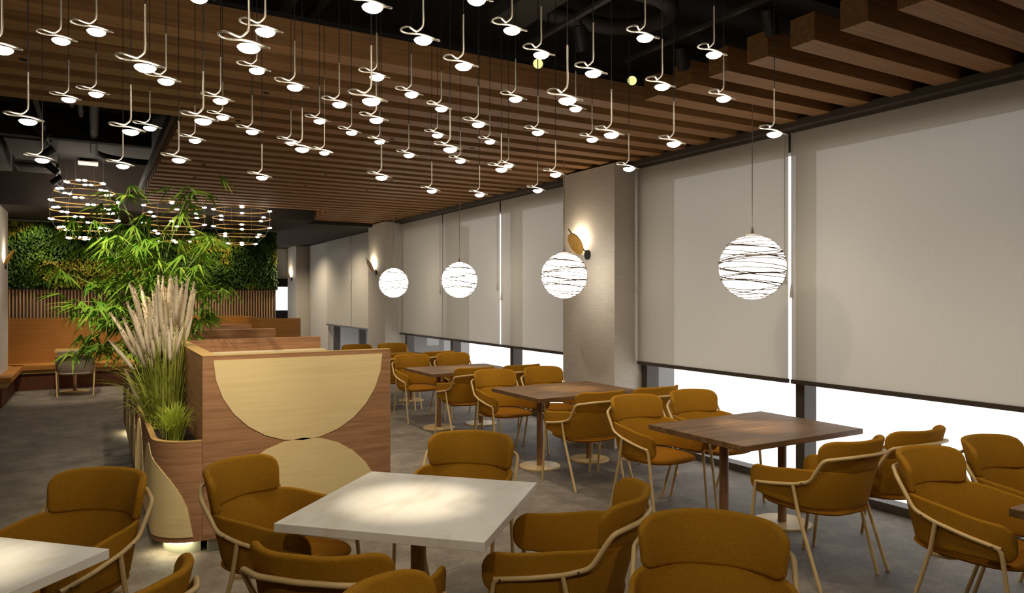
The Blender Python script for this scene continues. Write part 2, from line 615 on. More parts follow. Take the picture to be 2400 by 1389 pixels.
def make_chair(fab, seat_fab, name, label, cat='chair'):
    t = thing(name, label, cat)
    # seat cushion: rounded outline, domed below
    prof = [(0.0, 0.398), (0.5, 0.402), (0.82, 0.412), (0.95, 0.422), (1.0, 0.433), (0.985, 0.443), (0.93, 0.449), (0.6, 0.451), (0.0, 0.448)]
    n = 40; rings = []
    for r, z in prof:
        ring = []
        for k in range(n):
            an = 2 * math.pi * k / n
            x = 0.260 * max(r, 0.002) * sgnpow(math.cos(an), 0.72)
            y = -0.012 + 0.288 * max(r, 0.002) * sgnpow(math.sin(an), 0.72)
            ring.append((x, y, z))
        rings.append(ring)
    smooth_by_angle(MB().rings(rings).build('seat', seat_fab, t), 60)
    cur = shell_curve()

    def w(u):  # 0 at the arm ends, 1 at the back centre
        return max(0.0, min(1.0, (0.5 - abs(u - 0.5)) / 0.5))
    z0 = lambda u: 0.474 - 0.018 * sm(w(u), 0.0, 0.5)
    z1 = lambda u: 0.650 + 0.042 * sm(w(u), 0.12, 0.7)
    ln = lambda u: 0.06 + 0.22 * sm(w(u), 0.35, 0.95)
    o = band(cur, z0, z1, 0.024, ln, 0.082, 0.066).build('shell', fab, t)
    smooth_by_angle(o, 60)
    # upper back cushion
    arc = [plan(R(56 - i * 112 / 24)) for i in range(25)]
    o = band(arc, lambda u: 0.678, lambda u: 0.876 - 0.008 * (1 - w(u)), 0.034, lambda u: 0.16 + 0.12 * sm(w(u), 0, 0.8), 0.08, 0.036, -0.002).build('backrest', fab, t)
    smooth_by_angle(o, 60)
    # tubular frame: arm rail that rises and crosses the back
    r = 0.0108
    half = [(0.279, 0.205, 0.538), (0.292, 0.06, 0.560), (0.292, -0.09, 0.588), (0.288, -0.195, 0.622)]
    up = [(0.284, -0.283, 0.762), (0.155, -0.386, 0.786), (0.0, -0.407, 0.790)]
    path = half + up
    path = path + [(-x, y, z) for x, y, z in reversed(path[:-1])]
    smooth_by_angle(MB().tube(fillet(path, 0.03, 4), r, 8).build('frame_tube', 'tube', t), 60)
    for s in (1, -1):
        fl = fillet([(s * 0.286, 0.135, 0.549), (s * 0.279, 0.205, 0.538), (s * 0.268, 0.275, 0.0)], 0.03, 4)[1:]
        smooth_by_angle(MB().tube(fl, r, 8).build('leg', 'tube', t), 60)
        rl = [(s * 0.293, -0.085, 0.585), (s * 0.288, -0.115, 0.43), (s * 0.268, -0.255, 0.0)]
        smooth_by_angle(MB().tube(fillet(rl, 0.03, 3), r, 8).build('leg', 'tube', t), 60)
        for q in ((0.300, 0.175, 0.545), (0.302, -0.15, 0.608)):
            MB().lathe([(0.0045, -0.002), (0.0045, 0.002)], 6, (s * q[0], q[1], q[2])).build('screw', 'tube_dark', t)
    cb = [(0.288, -0.118, 0.425), (0.18, -0.06, 0.394), (-0.18, -0.06, 0.394), (-0.288, -0.118, 0.425)]
    smooth_by_angle(MB().tube(fillet(cb, 0.05, 3), 0.009, 6).build('seat_support', 'tube', t), 60)
    return t


chair0 = make_chair('fabric', 'fabric_seat', 'dining_armchair', 'mustard armchair')
chair_used = [False]


def chair(x, y, rz, label, group):
    if not chair_used[0]:
        chair_used[0] = True
        chair0.location = (x, y, 0); chair0.rotation_euler = (0, 0, rz)
        chair0['label'] = label; chair0['group'] = group
        return chair0
    return dup(chair0, (x, y, 0), rz, label, group)


# ------------------------------------------------------------------ tables
def wood_table(x, y, label):
    t = thing('dining_table', label, 'table', (x, y, 0), 0, 'walnut tables along the windows')
    o = MB().box(-0.605, 0.605, -0.455, 0.455, 0.712, 0.75).build('tabletop', 'walnut', t)
    bevel(o, 0.003)
    for s in (-1, 1):
        smooth_by_angle(MB().lathe([(0.032, 0.014), (0.032, 0.712)], 18, (s * 0.305, 0, 0)).build('column', 'leg_wood', t))
        smooth_by_angle(MB().lathe([(0.0, 0.0), (0.205, 0.0), (0.205, 0.010), (0.2, 0.014), (0.0, 0.014)], 40, (s * 0.305, 0, 0)).build('base_plate', 'brass_base', t))
    return t


def white_table(x, y, label):
    t = thing('marble_table', label, 'table', (x, y, 0), R(45), 'white marble tables')
    o = MB().box(-0.46, 0.46, -0.46, 0.46, 0.713, 0.75).build('tabletop', 'marble', t)
    bevel(o, 0.002)
    smooth_by_angle(MB().lathe([(0.036, 0.014), (0.036, 0.713)], 18).build('column', 'cap', t))
    smooth_by_angle(MB().lathe([(0.0, 0.0), (0.23, 0.0), (0.23, 0.010), (0.225, 0.014), (0.0, 0.014)], 40).build('base_plate', 'brass_base', t))
    return t


TX = 4.15
where = ['before the twin blinds', 'by the twin blinds', 'by the first pilaster',
         'by the three-blind bay', 'near the second pilaster']
TY = [1.2, 3.62, 6.04, 8.46, 10.9]
for y, wh in zip(TY, where):
    wood_table(TX, y, 'dark walnut table on two columns ' + wh)
    g = 'mustard armchairs at the walnut tables'
    for dx, side in ((-0.285, 'booth side'), (0.355, 'window side')):
        if y > 2:
            chair(TX + dx, y - 0.71, 0, 'mustard armchair facing the green wall, walnut table %s, %s' % (wh, side), g)
        chair(TX + dx, y + 0.71, R(180), 'mustard armchair backing the green wall, walnut table %s, %s' % (wh, side), g)

W = [(-0.6, 3.09), (1.3, 3.09), (1.3, 1.2)]
wl = ['beside the aisle left of the planter', 'in front of the half-circle booth panel', 'farthest from the planter']
for (x, y), lb in list(zip(W, wl))[:2]:
    white_table(x, y, 'square cream marble table ' + lb)


def around(cx, cy, deg, dist, side, label):
    """a chair at direction deg from the table centre, facing it, slid sideways a little"""
    x = cx + dist * math.cos(R(deg)) - side * math.sin(R(deg)); y = cy + dist * math.sin(R(deg)) + side * math.cos(R(deg))
    chair(x, y, R(deg + 90), label, 'mustard armchairs at the marble tables')


around(1.3, 3.09, 135, 0.67, 0, 'mustard armchair between the planter corner and the marble table')
around(1.3, 3.09, 45, 0.71, 0.06, 'mustard armchair behind the marble table, near the booth panel end')
around(1.3, 3.09, -45, 0.65, 0, 'mustard armchair on the window side of the marble table by the booth')
around(1.3, 3.09, -135, 0.67, 0.02, 'mustard armchair facing the booth end panel across the marble table')
around(-0.6, 3.09, 45, 0.71, 0.10, 'mustard armchair in the aisle beside the planter, at the aisle-side marble table')
around(-0.6, 3.09, -45, 0.70, 0, 'mustard armchair between the two marble tables, facing the aisle-side one')
around(1.3, 1.2, 45, 0.72, 0.03, 'mustard armchair standing alone between the marble table and the walnut tables')
around(1.37, 1.2, 135, 0.68, 0, 'mustard armchair turned away behind the one facing the booth panel, only its backrest showing')

# ------------------------------------------------------------------ looped pendant lamps
LAMPS = [(-0.219, 2.408, 2.375), (-0.098, 2.915, 2.576), (0.007, 2.728, 2.567), (0.122, 2.216, 2.327), (0.228, 2.903, 2.482), (0.337, 1.894, 2.323), (0.436, 2.19, 2.475), (0.294, 2.532, 2.666), (0.535, 2.842, 2.553), (0.652, 2.738, 2.481), (0.971, 3.567, 2.567), (0.885, 2.949, 2.496), (-0.201, 3.049, 2.314), (-0.198, 3.805, 2.301), (-0.096, 3.706, 2.561), (0.008, 3.532, 2.557), (0.119, 3.021, 2.309), (0.227, 3.766, 2.486), (0.119, 3.876, 2.315), (0.331, 2.715, 2.31), (0.435, 3.045, 2.472), (0.541, 3.721, 2.565), (0.435, 3.88, 2.471), (0.326, 3.499, 2.301), (0.65, 3.565, 2.477), (0.891, 3.823, 2.499), (0.759, 3.058, 2.316), (1.159, 4.156, 2.53), (0.75, 3.851, 2.309), (0.64, 1.834, 2.465), (1.012, 1.95, 2.602), (0.876, 2.045, 2.485), (1.073, 2.164, 2.469), (1.191, 2.042, 2.573), (1.389, 2.173, 2.564), (1.597, 1.852, 2.563), (1.486, 1.992, 2.464), (1.812, 2.006, 2.47), (0.962, 2.706, 2.558), (0.75, 2.161, 2.307), (1.181, 2.885, 2.564), (1.394, 3.042, 2.566), (1.585, 2.687, 2.554), (1.291, 1.866, 2.314), (1.933, 2.727, 2.566), (1.823, 2.88, 2.473), (1.492, 2.859, 2.467), (1.285, 2.716, 2.309), (1.558, 3.449, 2.54), (1.037, 2.924, 2.444), (1.398, 3.884, 2.57), (1.165, 3.663, 2.551), (1.52, 3.75, 2.482), (1.217, 3.356, 2.277), (1.818, 3.705, 2.472), (1.937, 3.57, 2.57), (1.692, 3.002, 2.305), (2.178, 3.775, 2.489), (1.724, 3.896, 2.317), (1.996, 3.808, 2.303), (2.264, 3.581, 2.32), (2.035, 3.048, 2.316), (2.17, 2.918, 2.485), (1.711, 2.178, 2.314), (2.248, 2.725, 2.316), (2.03, 2.179, 2.314), (1.926, 1.86, 2.565), (2.142, 2.018, 2.474), (2.25, 1.864, 2.317)]
D = 0.056


def make_pendant():
    t = thing('loop_pendant', 'steel loop pendant lamp', 'pendant lamp')
    rod = [(0, 0, 3.15), (0, 0, 2.0), (0, 0, 0.95), (-0.12, 0.06, 0.68), (-0.34, 0.10, 0.5)]
    loop = [(-0.62, -0.10, 0.46), (-0.98, -0.42, 0.44), (-1.22, -0.32, 0.43), (-1.28, 0.02, 0.43), (-1.1, 0.34, 0.42), (-0.72, 0.40, 0.41),
            (-0.35, 0.2, 0.40), (0.1, 0.02, 0.34), (0.52, -0.05, 0.24), (0.78, -0.12, 0.14), (0.83, -0.3, 0.07), (0.66, -0.42, 0.04), (0.4, -0.3, 0.06), (0.1, -0.1, 0.10)]
    P = catmull([Vector(p) * D for p in rod + loop], 3)
    smooth_by_angle(MB().tube(P, 0.058 * D, 7).build('tube', 'steel', t), 80)
    prof = [(0.0, -0.20), (0.16, -0.19), (0.32, -0.14), (0.44, -0.06), (0.5, 0.03), (0.46, 0.08), (0.3, 0.11), (0.0, 0.12)]
    smooth_by_angle(MB().lathe([(r * D, z * D) for r, z in prof], 20).build('diffuser', 'lamp', t), 80)
    smooth_by_angle(MB().lathe([(0.0017, 0.0), (0.0017, 1.0)], 5, (0, 0, 0)).build('cord', 'black', t), 80)
    return t


pend0 = make_pendant()
for i, p in enumerate(LAMPS):
    hgt = 'low-hanging' if p[2] < 2.40 else ('middle-height' if p[2] < 2.52 else 'high-hanging')
    side = 'near the aisle-side marble table' if p[0] < 0.35 else ('above the marble table by the booth' if p[0] < 1.5 else 'towards the walnut tables')
    lb = 'small %s steel loop pendant with a glowing disc, %s' % (hgt, side)
    gr = '%s loop pendants %s' % (hgt, side)
    if i == 0:
        o = pend0; o.location = p; tag(o, lb, None, gr)
    else:
        o = dup(pend0, p, 0, lb, gr)
    for c in o.children:
        if c.name.startswith('cord'):
            c.location = (0, 0, 3.15 * D)
            c.scale = (1, 1, ZC - p[2] - 3.15 * D)

# ------------------------------------------------------------------ globe pendants
def make_globe():
    t = thing('globe_pendant', 'glowing twine globe', 'pendant lamp')
    r = 0.252
    prof = [(r * math.sin(math.pi * i / 24), -r * math.cos(math.pi * i / 24)) for i in range(25)]
    smooth_by_angle(MB().lathe([(max(a, 0.0005), b) for a, b in prof], 40).build('diffuser', 'globe', t), 80)
    w = MB()
    rnd = random.Random(3)
    for k in range(26):
        z = -0.238 + 0.476 * (k + 0.5) / 26
        tx, ty = rnd.uniform(-0.16, 0.16), rnd.uniform(-0.16, 0.16)
        nrm = Vector((tx, ty, 1)).normalized()
        u = nrm.orthogonal().normalized(); v = nrm.cross(u)
        rr = math.sqrt(max(0.2555 ** 2 - z * z, 0.0004))
        w.tube([nrm * z + (u * math.cos(a) + v * math.sin(a)) * rr for a in [2 * math.pi * j / 36 for j in range(36)]], 0.0045, 4, 0, True)
    tag(w.build('twine', 'wire', t), kind='stuff')
    smooth_by_angle(MB().lathe([(0.0, 0.0), (0.05, 0.0), (0.05, 0.012), (0.012, 0.02), (0.008, 0.06), (0.0, 0.06)], 20, (0, 0, 0.25)).build('cap', 'steel', t))
    MB().tube([(0, 0, 0.30), (0, 0, 3.29 - 1.925)], 0.004, 6).build('cord', 'white_rod', t)
    return t


g0 = make_globe()
gp = [(4.463, 3.909), (4.505, 6.574), (4.51, 9.22), (4.505, 11.811)]
gl = ['in front of the wide twin blinds', 'beside the first pilaster sconce', 'in front of the three-blind bay', 'short of the second pilaster']
for i, ((x, y), lb) in enumerate(zip(gp, gl)):
    lb = 'glowing white globe pendant wound with twine, ' + lb
    if i == 0:
        g0.location = (x, y, 1.925); tag(g0, lb, None, 'globe pendants along the windows')
    else:
        dup(g0, (x, y, 1.925), 0.7 * i, lb, 'globe pendants along the windows')

# ------------------------------------------------------------------ ring chandeliers
def chandelier(x, y, zc, label, paired):
    t = thing('ring_chandelier', label, 'chandelier', (x, y, zc), 0, 'stacked ring chandeliers by the green wall')
    rad = [0.25, 0.41, 0.455, 0.47, 0.455, 0.38, 0.22]
    bme = None
    for k, r in enumerate(rad):
        z = 0.435 - k * 0.145
        ring = MB().tube([(r * math.cos(a), r * math.sin(a), z) for a in [2 * math.pi * j / 48 for j in range(48)]], 0.0085, 6, 0, True).build('ring', 'brass', t, True)
        n = 4
        for q in range(n):
            an = 2 * math.pi * q / n + (0.35 if k % 2 else 1.1) + 0.3
            for e in ((-0.09, 0.09) if paired else (0.0,)):
                a = an + e * 0.47 / r
                if bme is None:
                    b = MB().lathe([(0.002, -0.015), (0.026, -0.011), (0.037, 0.0), (0.026, 0.011), (0.002, 0.015)], 12).build('bulb', 'bulb', t, True)
                    bme = b.data
                else:
                    b = bpy.data.objects.new('bulb', bme); COL.objects.link(b); b.parent = t
                b.location = (r * math.cos(a), r * math.sin(a), z)
    for q in range(6):
        a = 2 * math.pi * q / 6
        P = [(rad[k] * math.cos(a), rad[k] * math.sin(a), 0.435 - k * 0.145) for k in range(7)]
        P = [(P[0][0], P[0][1], ZC - zc)] + P
        MB().tube(P, 0.0012, 4).build('wire', 'steel', t)
    return t


chandelier(-0.121, 13.05, 3.035, 'stacked brass ring chandelier with paired bulbs beside the dark ceiling recess', True)
chandelier(1.152, 13.05, 3.035, 'stacked brass ring chandelier with single bulbs behind the bamboo', False)
chandelier(2.21, 13.05, 3.035, 'stacked brass ring chandelier with single bulbs right of the bamboo', False)

# ------------------------------------------------------------------ wall sconces
def sconce(loc, face, label):
    """face -1: on a wall looking towards -X, +1: looking towards +X"""
    t = thing('wall_sconce', label, 'wall lamp', loc, 0 if face < 0 else math.pi, 'wood disc wall sconces')
    q = MB()
    q.rings([[(x, 0.05 * math.cos(a), 0.058 * math.sin(a)) for a in [2 * math.pi * k / 20 for k in range(20)]] for x in (0.0, -0.022)])
    smooth_by_angle(q.build('wall_plate', 'black', t))
    MB().tube([(-0.018, 0.01, 0.02), (-0.16, 0.18, 0.31)], 0.007, 8).build('rod', 'black', t)
    d = Vector((-0.16 + 0.018, 0.17, 0.29)).normalized()     # along the rod
    ax = Vector((-0.89, 0.05, -0.46)); ax = (ax - d * ax.dot(d)).normalized()   # disc normal, into the room
    u = d; v = ax.cross(u)
    c = Vector((-0.10, 0.085, 0.18)) + v * 0.115 + Vector((0, -0.03, 0))
    R0 = 0.138
    def ringat(off, r):
        return [c + ax * off + (u * math.cos(a) + v * math.sin(a)) * r for a in [2 * math.pi * k / 32 for k in range(32)]]
    smooth_by_angle(MB().rings([ringat(-0.008, R0), ringat(0.006, R0), ringat(0.009, R0 - 0.004)]).build('wood_disc', 'sconce_wood', t))
    MB().rings([ringat(-0.016, 0.075), ringat(-0.009, 0.075)]).build('led_disc', 'sconce_led', t)
    return t


sconce((5.0, 6.80, 2.18), -1, 'tilted wood disc wall sconce glowing on the first pilaster beside a globe lamp')
sconce((5.0, 14.10, 2.18), -1, 'tilted wood disc wall sconce glowing on the second pilaster')
sconce((5.0, 21.34, 2.19), -1, 'distant wood disc wall sconce on the pilaster past the green wall')
sconce((-1.27, 14.45, 2.2), 1, 'wood disc wall sconce on the white pier beside the green wall')

# ------------------------------------------------------------------ booths and planter
bo = thing('booth_seating', 'walnut veneer dining booth with pale half-circle inlays on its end panel', 'booth', (0.618, 5.1, 0))
XB = 1.302                                # booth width
fp = MB().box(0, XB, 0, 0.06, 0.09, 1.30).build('end_panel', 'booth', bo)


def half_disc(cx, zc, r, sgn, n=14):
    """flat half circle plate in the XZ plane, proud of the panel"""
    pts = [(cx + r * math.cos(math.pi * k / n), zc + sgn * r * math.sin(math.pi * k / n)) for k in range(n + 1)]
    f = [(x, -0.004, z) for x, z in pts]; b = [(x, 0.002, z) for x, z in pts]
    return MB().rings([b, f])


half_disc(0.652, 1.272, 0.585, -1).build('half_circle_inlay', 'inlay', fp)
half_disc(0.652, 0.125, 0.578, 1).build('half_circle_inlay', 'inlay', fp)
MB().box(0.04, XB - 0.04, 0.05, 5.4, 0.0, 0.09).build('plinth', 'plinth', bo)
MB().box(0, 0.09, 0.06, 5.5, 0.09, 1.30).build('side_wall', 'booth', bo)
MB().box(-0.002, 0.092, 0.062, 5.5, 1.30, 1.304).build('cap_rail', 'cap', bo)
MB().box(0.0, XB, -0.001, 0.061, 1.30, 1.304).build('cap_rail', 'cap', bo)
for y in (1.92, 3.92, 5.5):
    MB().box(0.0 if y > 5 else 0.09, XB, y, y + 0.10, 0.09, 1.30).build('divider', 'booth', bo)
for y in (0.06, 1.36, 2.02, 3.36, 4.02, 4.94):
    MB().box(0.09, XB, y, y + 0.56, 0.12, 0.40).build('bench_base', 'bench_dark', bo)
    bevel(MB().box(0.095, XB - 0.005, y, y + 0.56, 0.40, 0.48).build('seat_cushion', 'cushion', bo), 0.02, 3)
for y0, y1 in ((0.065, 0.16), (1.80, 1.915), (2.025, 2.12), (3.80, 3.915), (4.025, 4.12), (5.38, 5.495)):
    bevel(MB().box(0.095, XB + 0.03, y0, y1, 0.48, 1.19).build('back_cushion', 'cushion', bo), 0.02, 3)

# planter: a wall of veneer on a plan path, corner rounded towards the tables
PX = 0.33


def planter_path(off=0.0, yend=10.55):
    r = 0.26
    pts = [Vector((0.616, 5.1 - off, 0))]
    cx, cy = PX + r, 5.1 + r
    for k in range(13):
        a = R(270 - k * 7.5)
        pts.append(Vector((cx + (r + off) * math.cos(a), cy + (r + off) * math.sin(a), 0)))
    y = 5.6
    while y < yend:
        pts.append(Vector((PX - off, y, 0))); y += 0.25
    pts.append(Vector((PX - off, yend, 0)))
    return pts


def wallband(po, pi, z0, z1):
    rings = [[(a.x, a.y, z0), (a.x, a.y, z1), (b.x, b.y, z1), (b.x, b.y, z0)] for a, b in zip(po, pi)]
    return MB().rings(rings)


pl = thing('planter', 'long rounded walnut veneer planter with pale scallop inlays and glowing plinth', 'planter', (0, 0, 0))
body = smooth_by_angle(wallband(planter_path(0), planter_path(-0.035), 0.09, 0.742).build('body', 'booth', pl), 40)
smooth_by_angle(wallband(planter_path(0.001), planter_path(-0.036), 0.742, 0.75).build('rim', 'cap', pl), 40)
smooth_by_angle(wallband(planter_path(-0.075, 10.5), planter_path(-0.10, 10.5), 0.0, 0.09).build('plinth', 'plinth', pl), 40)
ip = planter_path(-0.034)
vs = [(p.x, p.y, 0.70) for p in ip] + [(0.616, 10.55, 0.70)]
vs2 = [(x, y, 0.62) for x, y, z in vs]
MB().rings([vs2, vs]).build('soil', 'soil', pl)
MB().box(PX + 0.03, 0.616, 10.52, 10.55, 0.09, 0.742).build('end_board', 'booth', pl)
MB().box(PX + 0.06, 0.60, 5.2, 10.5, 0.085, 0.092).build('bottom_board', 'booth', pl)
pp = planter_path(0)
SS = [0.0]
for a, b in zip(pp[:-1], pp[1:]):
    SS.append(SS[-1] + (b - a).length)


def along(s):
    k = max(i for i in range(len(SS)) if SS[i] <= s + 1e-9); k = min(k, len(SS) - 2)
    f = (s - SS[k]) / (SS[k + 1] - SS[k])
    p = pp[k].lerp(pp[k + 1], f)
    t = (pp[k + 1] - pp[k]).normalized()
    return p, Vector((t.y, -t.x, 0)) if Vector((t.y, -t.x, 0)).dot(Vector((-1, -1, 0))) > 0 else Vector((-t.y, t.x, 0))


for k in range(5):
    s0 = 0.05 + 0.56 + k * 1.16; r = 0.555
    if s0 + r > SS[-1]:
        break
    rings = []
    for j in range(33):
        s = s0 - r + 2 * r * j / 32
        h = math.sqrt(max(r * r - (s - s0) ** 2, 0.0))
        p, nr = along(s)
        rings.append([p + nr * 0.005 + Vector((0, 0, 0.125)), p + nr * 0.005 + Vector((0, 0, 0.126 + h)), p - nr * 0.002 + Vector((0, 0, 0.126 + h)), p - nr * 0.002 + Vector((0, 0, 0.125))])
    smooth_by_angle(MB().rings(rings).build('scallop_inlay', 'inlay', body), 40)
# led strip under the rounded corner and at the far end
LP = planter_path(-0.03)
smooth_by_angle(wallband(LP[2:14], planter_path(-0.045)[2:14], 0.078, 0.084).build('led_strip', 'led', pl), 40)
MB().box(PX + 0.03, PX + 0.045, 9.9, 10.3, 0.078, 0.084).build('led_strip', 'led', pl)

# ------------------------------------------------------------------ plants
def leaf_mesh(name, L, w, m, droop=0.25, fold=0.25):
    """lance-shaped leaf along +X, folded along its midrib and drooping"""
    mb = MB()
    n = 6; vs = []
    for i in range(n + 1):
        t = i / n
        ww = w * (math.sin(math.pi * (0.08 + 0.92 * t) ** 0.75) if t < 1 else 0.0)
        x = L * t; z = -droop * L * t * t
        vs += [(x, ww, z + fold * ww), (x, 0, z), (x, -ww, z + fold * ww)]
    fs = []
    for i in range(n):
        a = 3 * i
        fs += [(a, a + 1, a + 4, a + 3), (a + 1, a + 2, a + 5, a + 4)]
    me = bpy.data.meshes.new(name)
    me.from_pydata(vs, [], fs)
    me.materials.append(M[m])
    me.shade_smooth()
    return me


rb = random.Random(11)
bam = thing('bamboo_plant', 'tall leafy green bamboo growing from the planter', 'plant', (0.47, 7.2, 0.70))
cane = []
tips = [(-0.62, 0.35, 1.72), (-0.30, 0.1, 1.95), (0.30, -0.2, 2.0), (0.50, -0.35, 1.50), (0.55, -0.1, 1.05), (-0.78, 0.5, 1.22), (-0.40, 0.3, 0.80),
        (0.08, 0.0, 1.55), (-0.12, 0.6, 1.3), (-0.58, -0.25, 0.95), (0.22, 0.3, 1.25), (-0.2, -0.3, 1.45), (-0.55, 0.1, 0.5), (0.42, 0.2, 0.75)]
for i, tp in enumerate(tips):
    b = Vector((rb.uniform(-0.07, 0.07), rb.uniform(-0.25, 0.25), 0.0))
    t = Vector(tp)
    mid = b.lerp(t, 0.5) + Vector((0, 0, 0.28)); mid.x *= 0.55; mid.y *= 0.55
    P = catmull([b, b.lerp(mid, 0.5) + Vector((0, 0, 0.05)), mid, mid.lerp(t, 0.6) + Vector((0, 0, 0.06)), t], 6)
    MB().tube(P, [0.008 * (1 - 0.7 * k / (len(P) - 1)) for k in range(len(P))], 6).build('cane', 'bamboo_stem', bam, True)
    cane.append(P)
lme = [leaf_mesh('leaf', l, w, 'bamboo', dr) for l, w, dr in ((0.24, 0.0100, 0.14), (0.20, 0.0092, 0.28), (0.28, 0.0108, 0.2), (0.18, 0.0086, 0.08))]
fol = MB()
leaves = []
for P in cane:
    n = len(P)
    nn = 28
    for k in range(nn):
        i = int(n * (0.34 + 0.66 * k / nn)); i = min(i, n - 1)
        base = P[i]
        az0 = rb.uniform(0, 2 * math.pi)
        off = Vector((math.cos(az0), math.sin(az0), rb.uniform(-0.3, 0.5))) * rb.uniform(0.02, 0.26)
        node = base + off
        el0 = rb.uniform(-0.5, 0.25)
        m = rb.randint(6, 9)
        for q in range(m):            # a fan of leaves from one node
            f = (q + 0.5) / m - 0.5
            az = az0 + f * 2.5 + rb.uniform(-0.12, 0.12)
            el = el0 - 0.9 * abs(f) + rb.uniform(-0.25, 0.2)
            leaves.append((node, az, el, rb.uniform(-0.4, 0.4), rb.choice(range(4)), rb.uniform(0.8, 1.15) * (1.0 - 0.5 * abs(f))))
rb.shuffle(leaves)
for idx, (node, az, el, roll, mi, sc) in enumerate(leaves):
    mat = Matrix.Translation(node) @ Matrix.Rotation(az, 4, 'Z') @ Matrix.Rotation(-el, 4, 'Y') @ Matrix.Rotation(roll, 4, 'X') @ Matrix.Scale(sc, 4)
    if idx < 300:
        o = bpy.data.objects.new('leaf', lme[mi]); COL.objects.link(o); o.parent = bam
        o.matrix_local = mat
    else:
        me = lme[mi]
        fol.add([mat @ v.co for v in me.vertices], [tuple(p.vertices) for p in me.polygons])
tag(fol.build('foliage', 'bamboo', bam, True), kind='stuff')

# pampas grass
rp = random.Random(5)
pam = thing('pampas_grass', 'fan of beige pampas plumes over long green blades in the planter', 'plant', (0.47, 6.2, 0.70))
blades = MB()
for k in range(96):
    if k < 3:                                     # a few plumes lean out over the aisle
        az, sp, H = math.pi + 0.35 * (k - 1), (0.40, 0.36, 0.30)[k], (0.86, 0.66, 0.74)[k]
    else:
        az = rp.uniform(0, 2 * math.pi)
        sp = rp.uniform(0.02, 0.33) * (0.95 if math.cos(az) < 0 else 0.62)
        H = rp.uniform(0.62, 1.17) - 0.45 * max(0, sp - 0.15)
    b = Vector((rp.uniform(-0.07, 0.07), rp.uniform(-0.18, 0.18), 0))
    tip = b + Vector((sp * math.cos(az), sp * math.sin(az) * 0.8, H))
    mid = b.lerp(tip, 0.5) + Vector((-sp * 0.08 * math.cos(az), 0, 0.03))
    P = catmull([b, mid, tip], 9)
    st = MB().tube(P, 0.0026, 4).build('stalk', 'blade', pam, True)
    n = len(P); i0 = int(n * rp.uniform(0.54, 0.66))     # plume over the upper part
    Q = P[i0:]
    m = len(Q)
    rr = [0.003 + 0.0125 * math.sin(math.pi * min(1, (j / (m - 1)) * 0.9 + 0.1) ** 0.85) * (0.8 + 0.45 * rp.random()) for j in range(m)]
    rr[-1] = 0.001
    mb = MB().tube(Q, rr, 6)
    for j in range(1, m - 1):                     # loose bristles along the plume
        for h in range(18):
            a = rp.uniform(0, 2 * math.pi)
            d = Vector((math.cos(a), math.sin(a), rp.uniform(1.0, 2.2))).normalized()
            p = Q[j].lerp(Q[j + 1], rp.random())
            q = p + d * rp.uniform(0.026, 0.048) * (0.35 + 0.65 * math.sin(math.pi * min(1, 0.15 + 0.85 * j / (m - 1))))
            sd = d.orthogonal().normalized() * 0.005
            mb.add([p - sd, p + sd, q], [(0, 1, 2)])
    mb.build('plume', 'plume', st, True)
for k in range(420):
    az = rp.uniform(0, 2 * math.pi)
    left = math.cos(az) < 0
    sp = rp.uniform(0.03, 0.44) * (1.25 if left else 0.55); H = rp.uniform(0.25, 0.86) - (0.45 * sp if left else 0)
    b = Vector((rp.uniform(-0.09, 0.09), rp.uniform(-0.22, 0.22), 0))
    tip = b + Vector((sp * math.cos(az), sp * math.sin(az), max(H, 0.12)))
    mid = b.lerp(tip, 0.5) + Vector((0, 0, 0.08 * sp / 0.3))
    P = catmull([b, mid, tip], 4)
    side = Vector((-math.sin(az), math.cos(az), 0)) * rp.uniform(0.003, 0.007)
    vs = []; n = len(P)
    for j, p in enumerate(P):
        f = 1 - (j / (n - 1)) ** 2
        vs += [p - side * f, p + side * f]
    blades.add(vs, [(2 * j, 2 * j + 1, 2 * j + 3, 2 * j + 2) for j in range(n - 1)])
tag(blades.build('blades', 'blade', pam, True), kind='stuff')

tuft = thing('grass_tuft', 'small bushy bright green grass tuft at the rounded end of the planter', 'plant', (0.475, 5.45, 0.70))
tb = MB()
for k in range(420):
    az = rp.uniform(0, 2 * math.pi); sp = rp.uniform(0.02, 0.17); H = rp.uniform(0.10, 0.29) * (1.1 - sp * 1.6)
    b = Vector((rp.gauss(0, 0.02), rp.gauss(0, 0.02), 0))
    tip = b + Vector((sp * math.cos(az), sp * math.sin(az), H))
    mid = b.lerp(tip, 0.55) + Vector((0, 0, 0.05))
    P = catmull([b, mid, tip], 3)
    side = Vector((-math.sin(az), math.cos(az), 0)) * 0.0028
    vs = []; n = len(P)
    for j, p in enumerate(P):
        f = 1 - (j / (n - 1)) ** 2
        vs += [p - side * f, p + side * f]
    tb.add(vs, [(2 * j, 2 * j + 1, 2 * j + 3, 2 * j + 2) for j in range(n - 1)])
tag(tb.build('blades', 'tuft', tuft, True), kind='stuff')

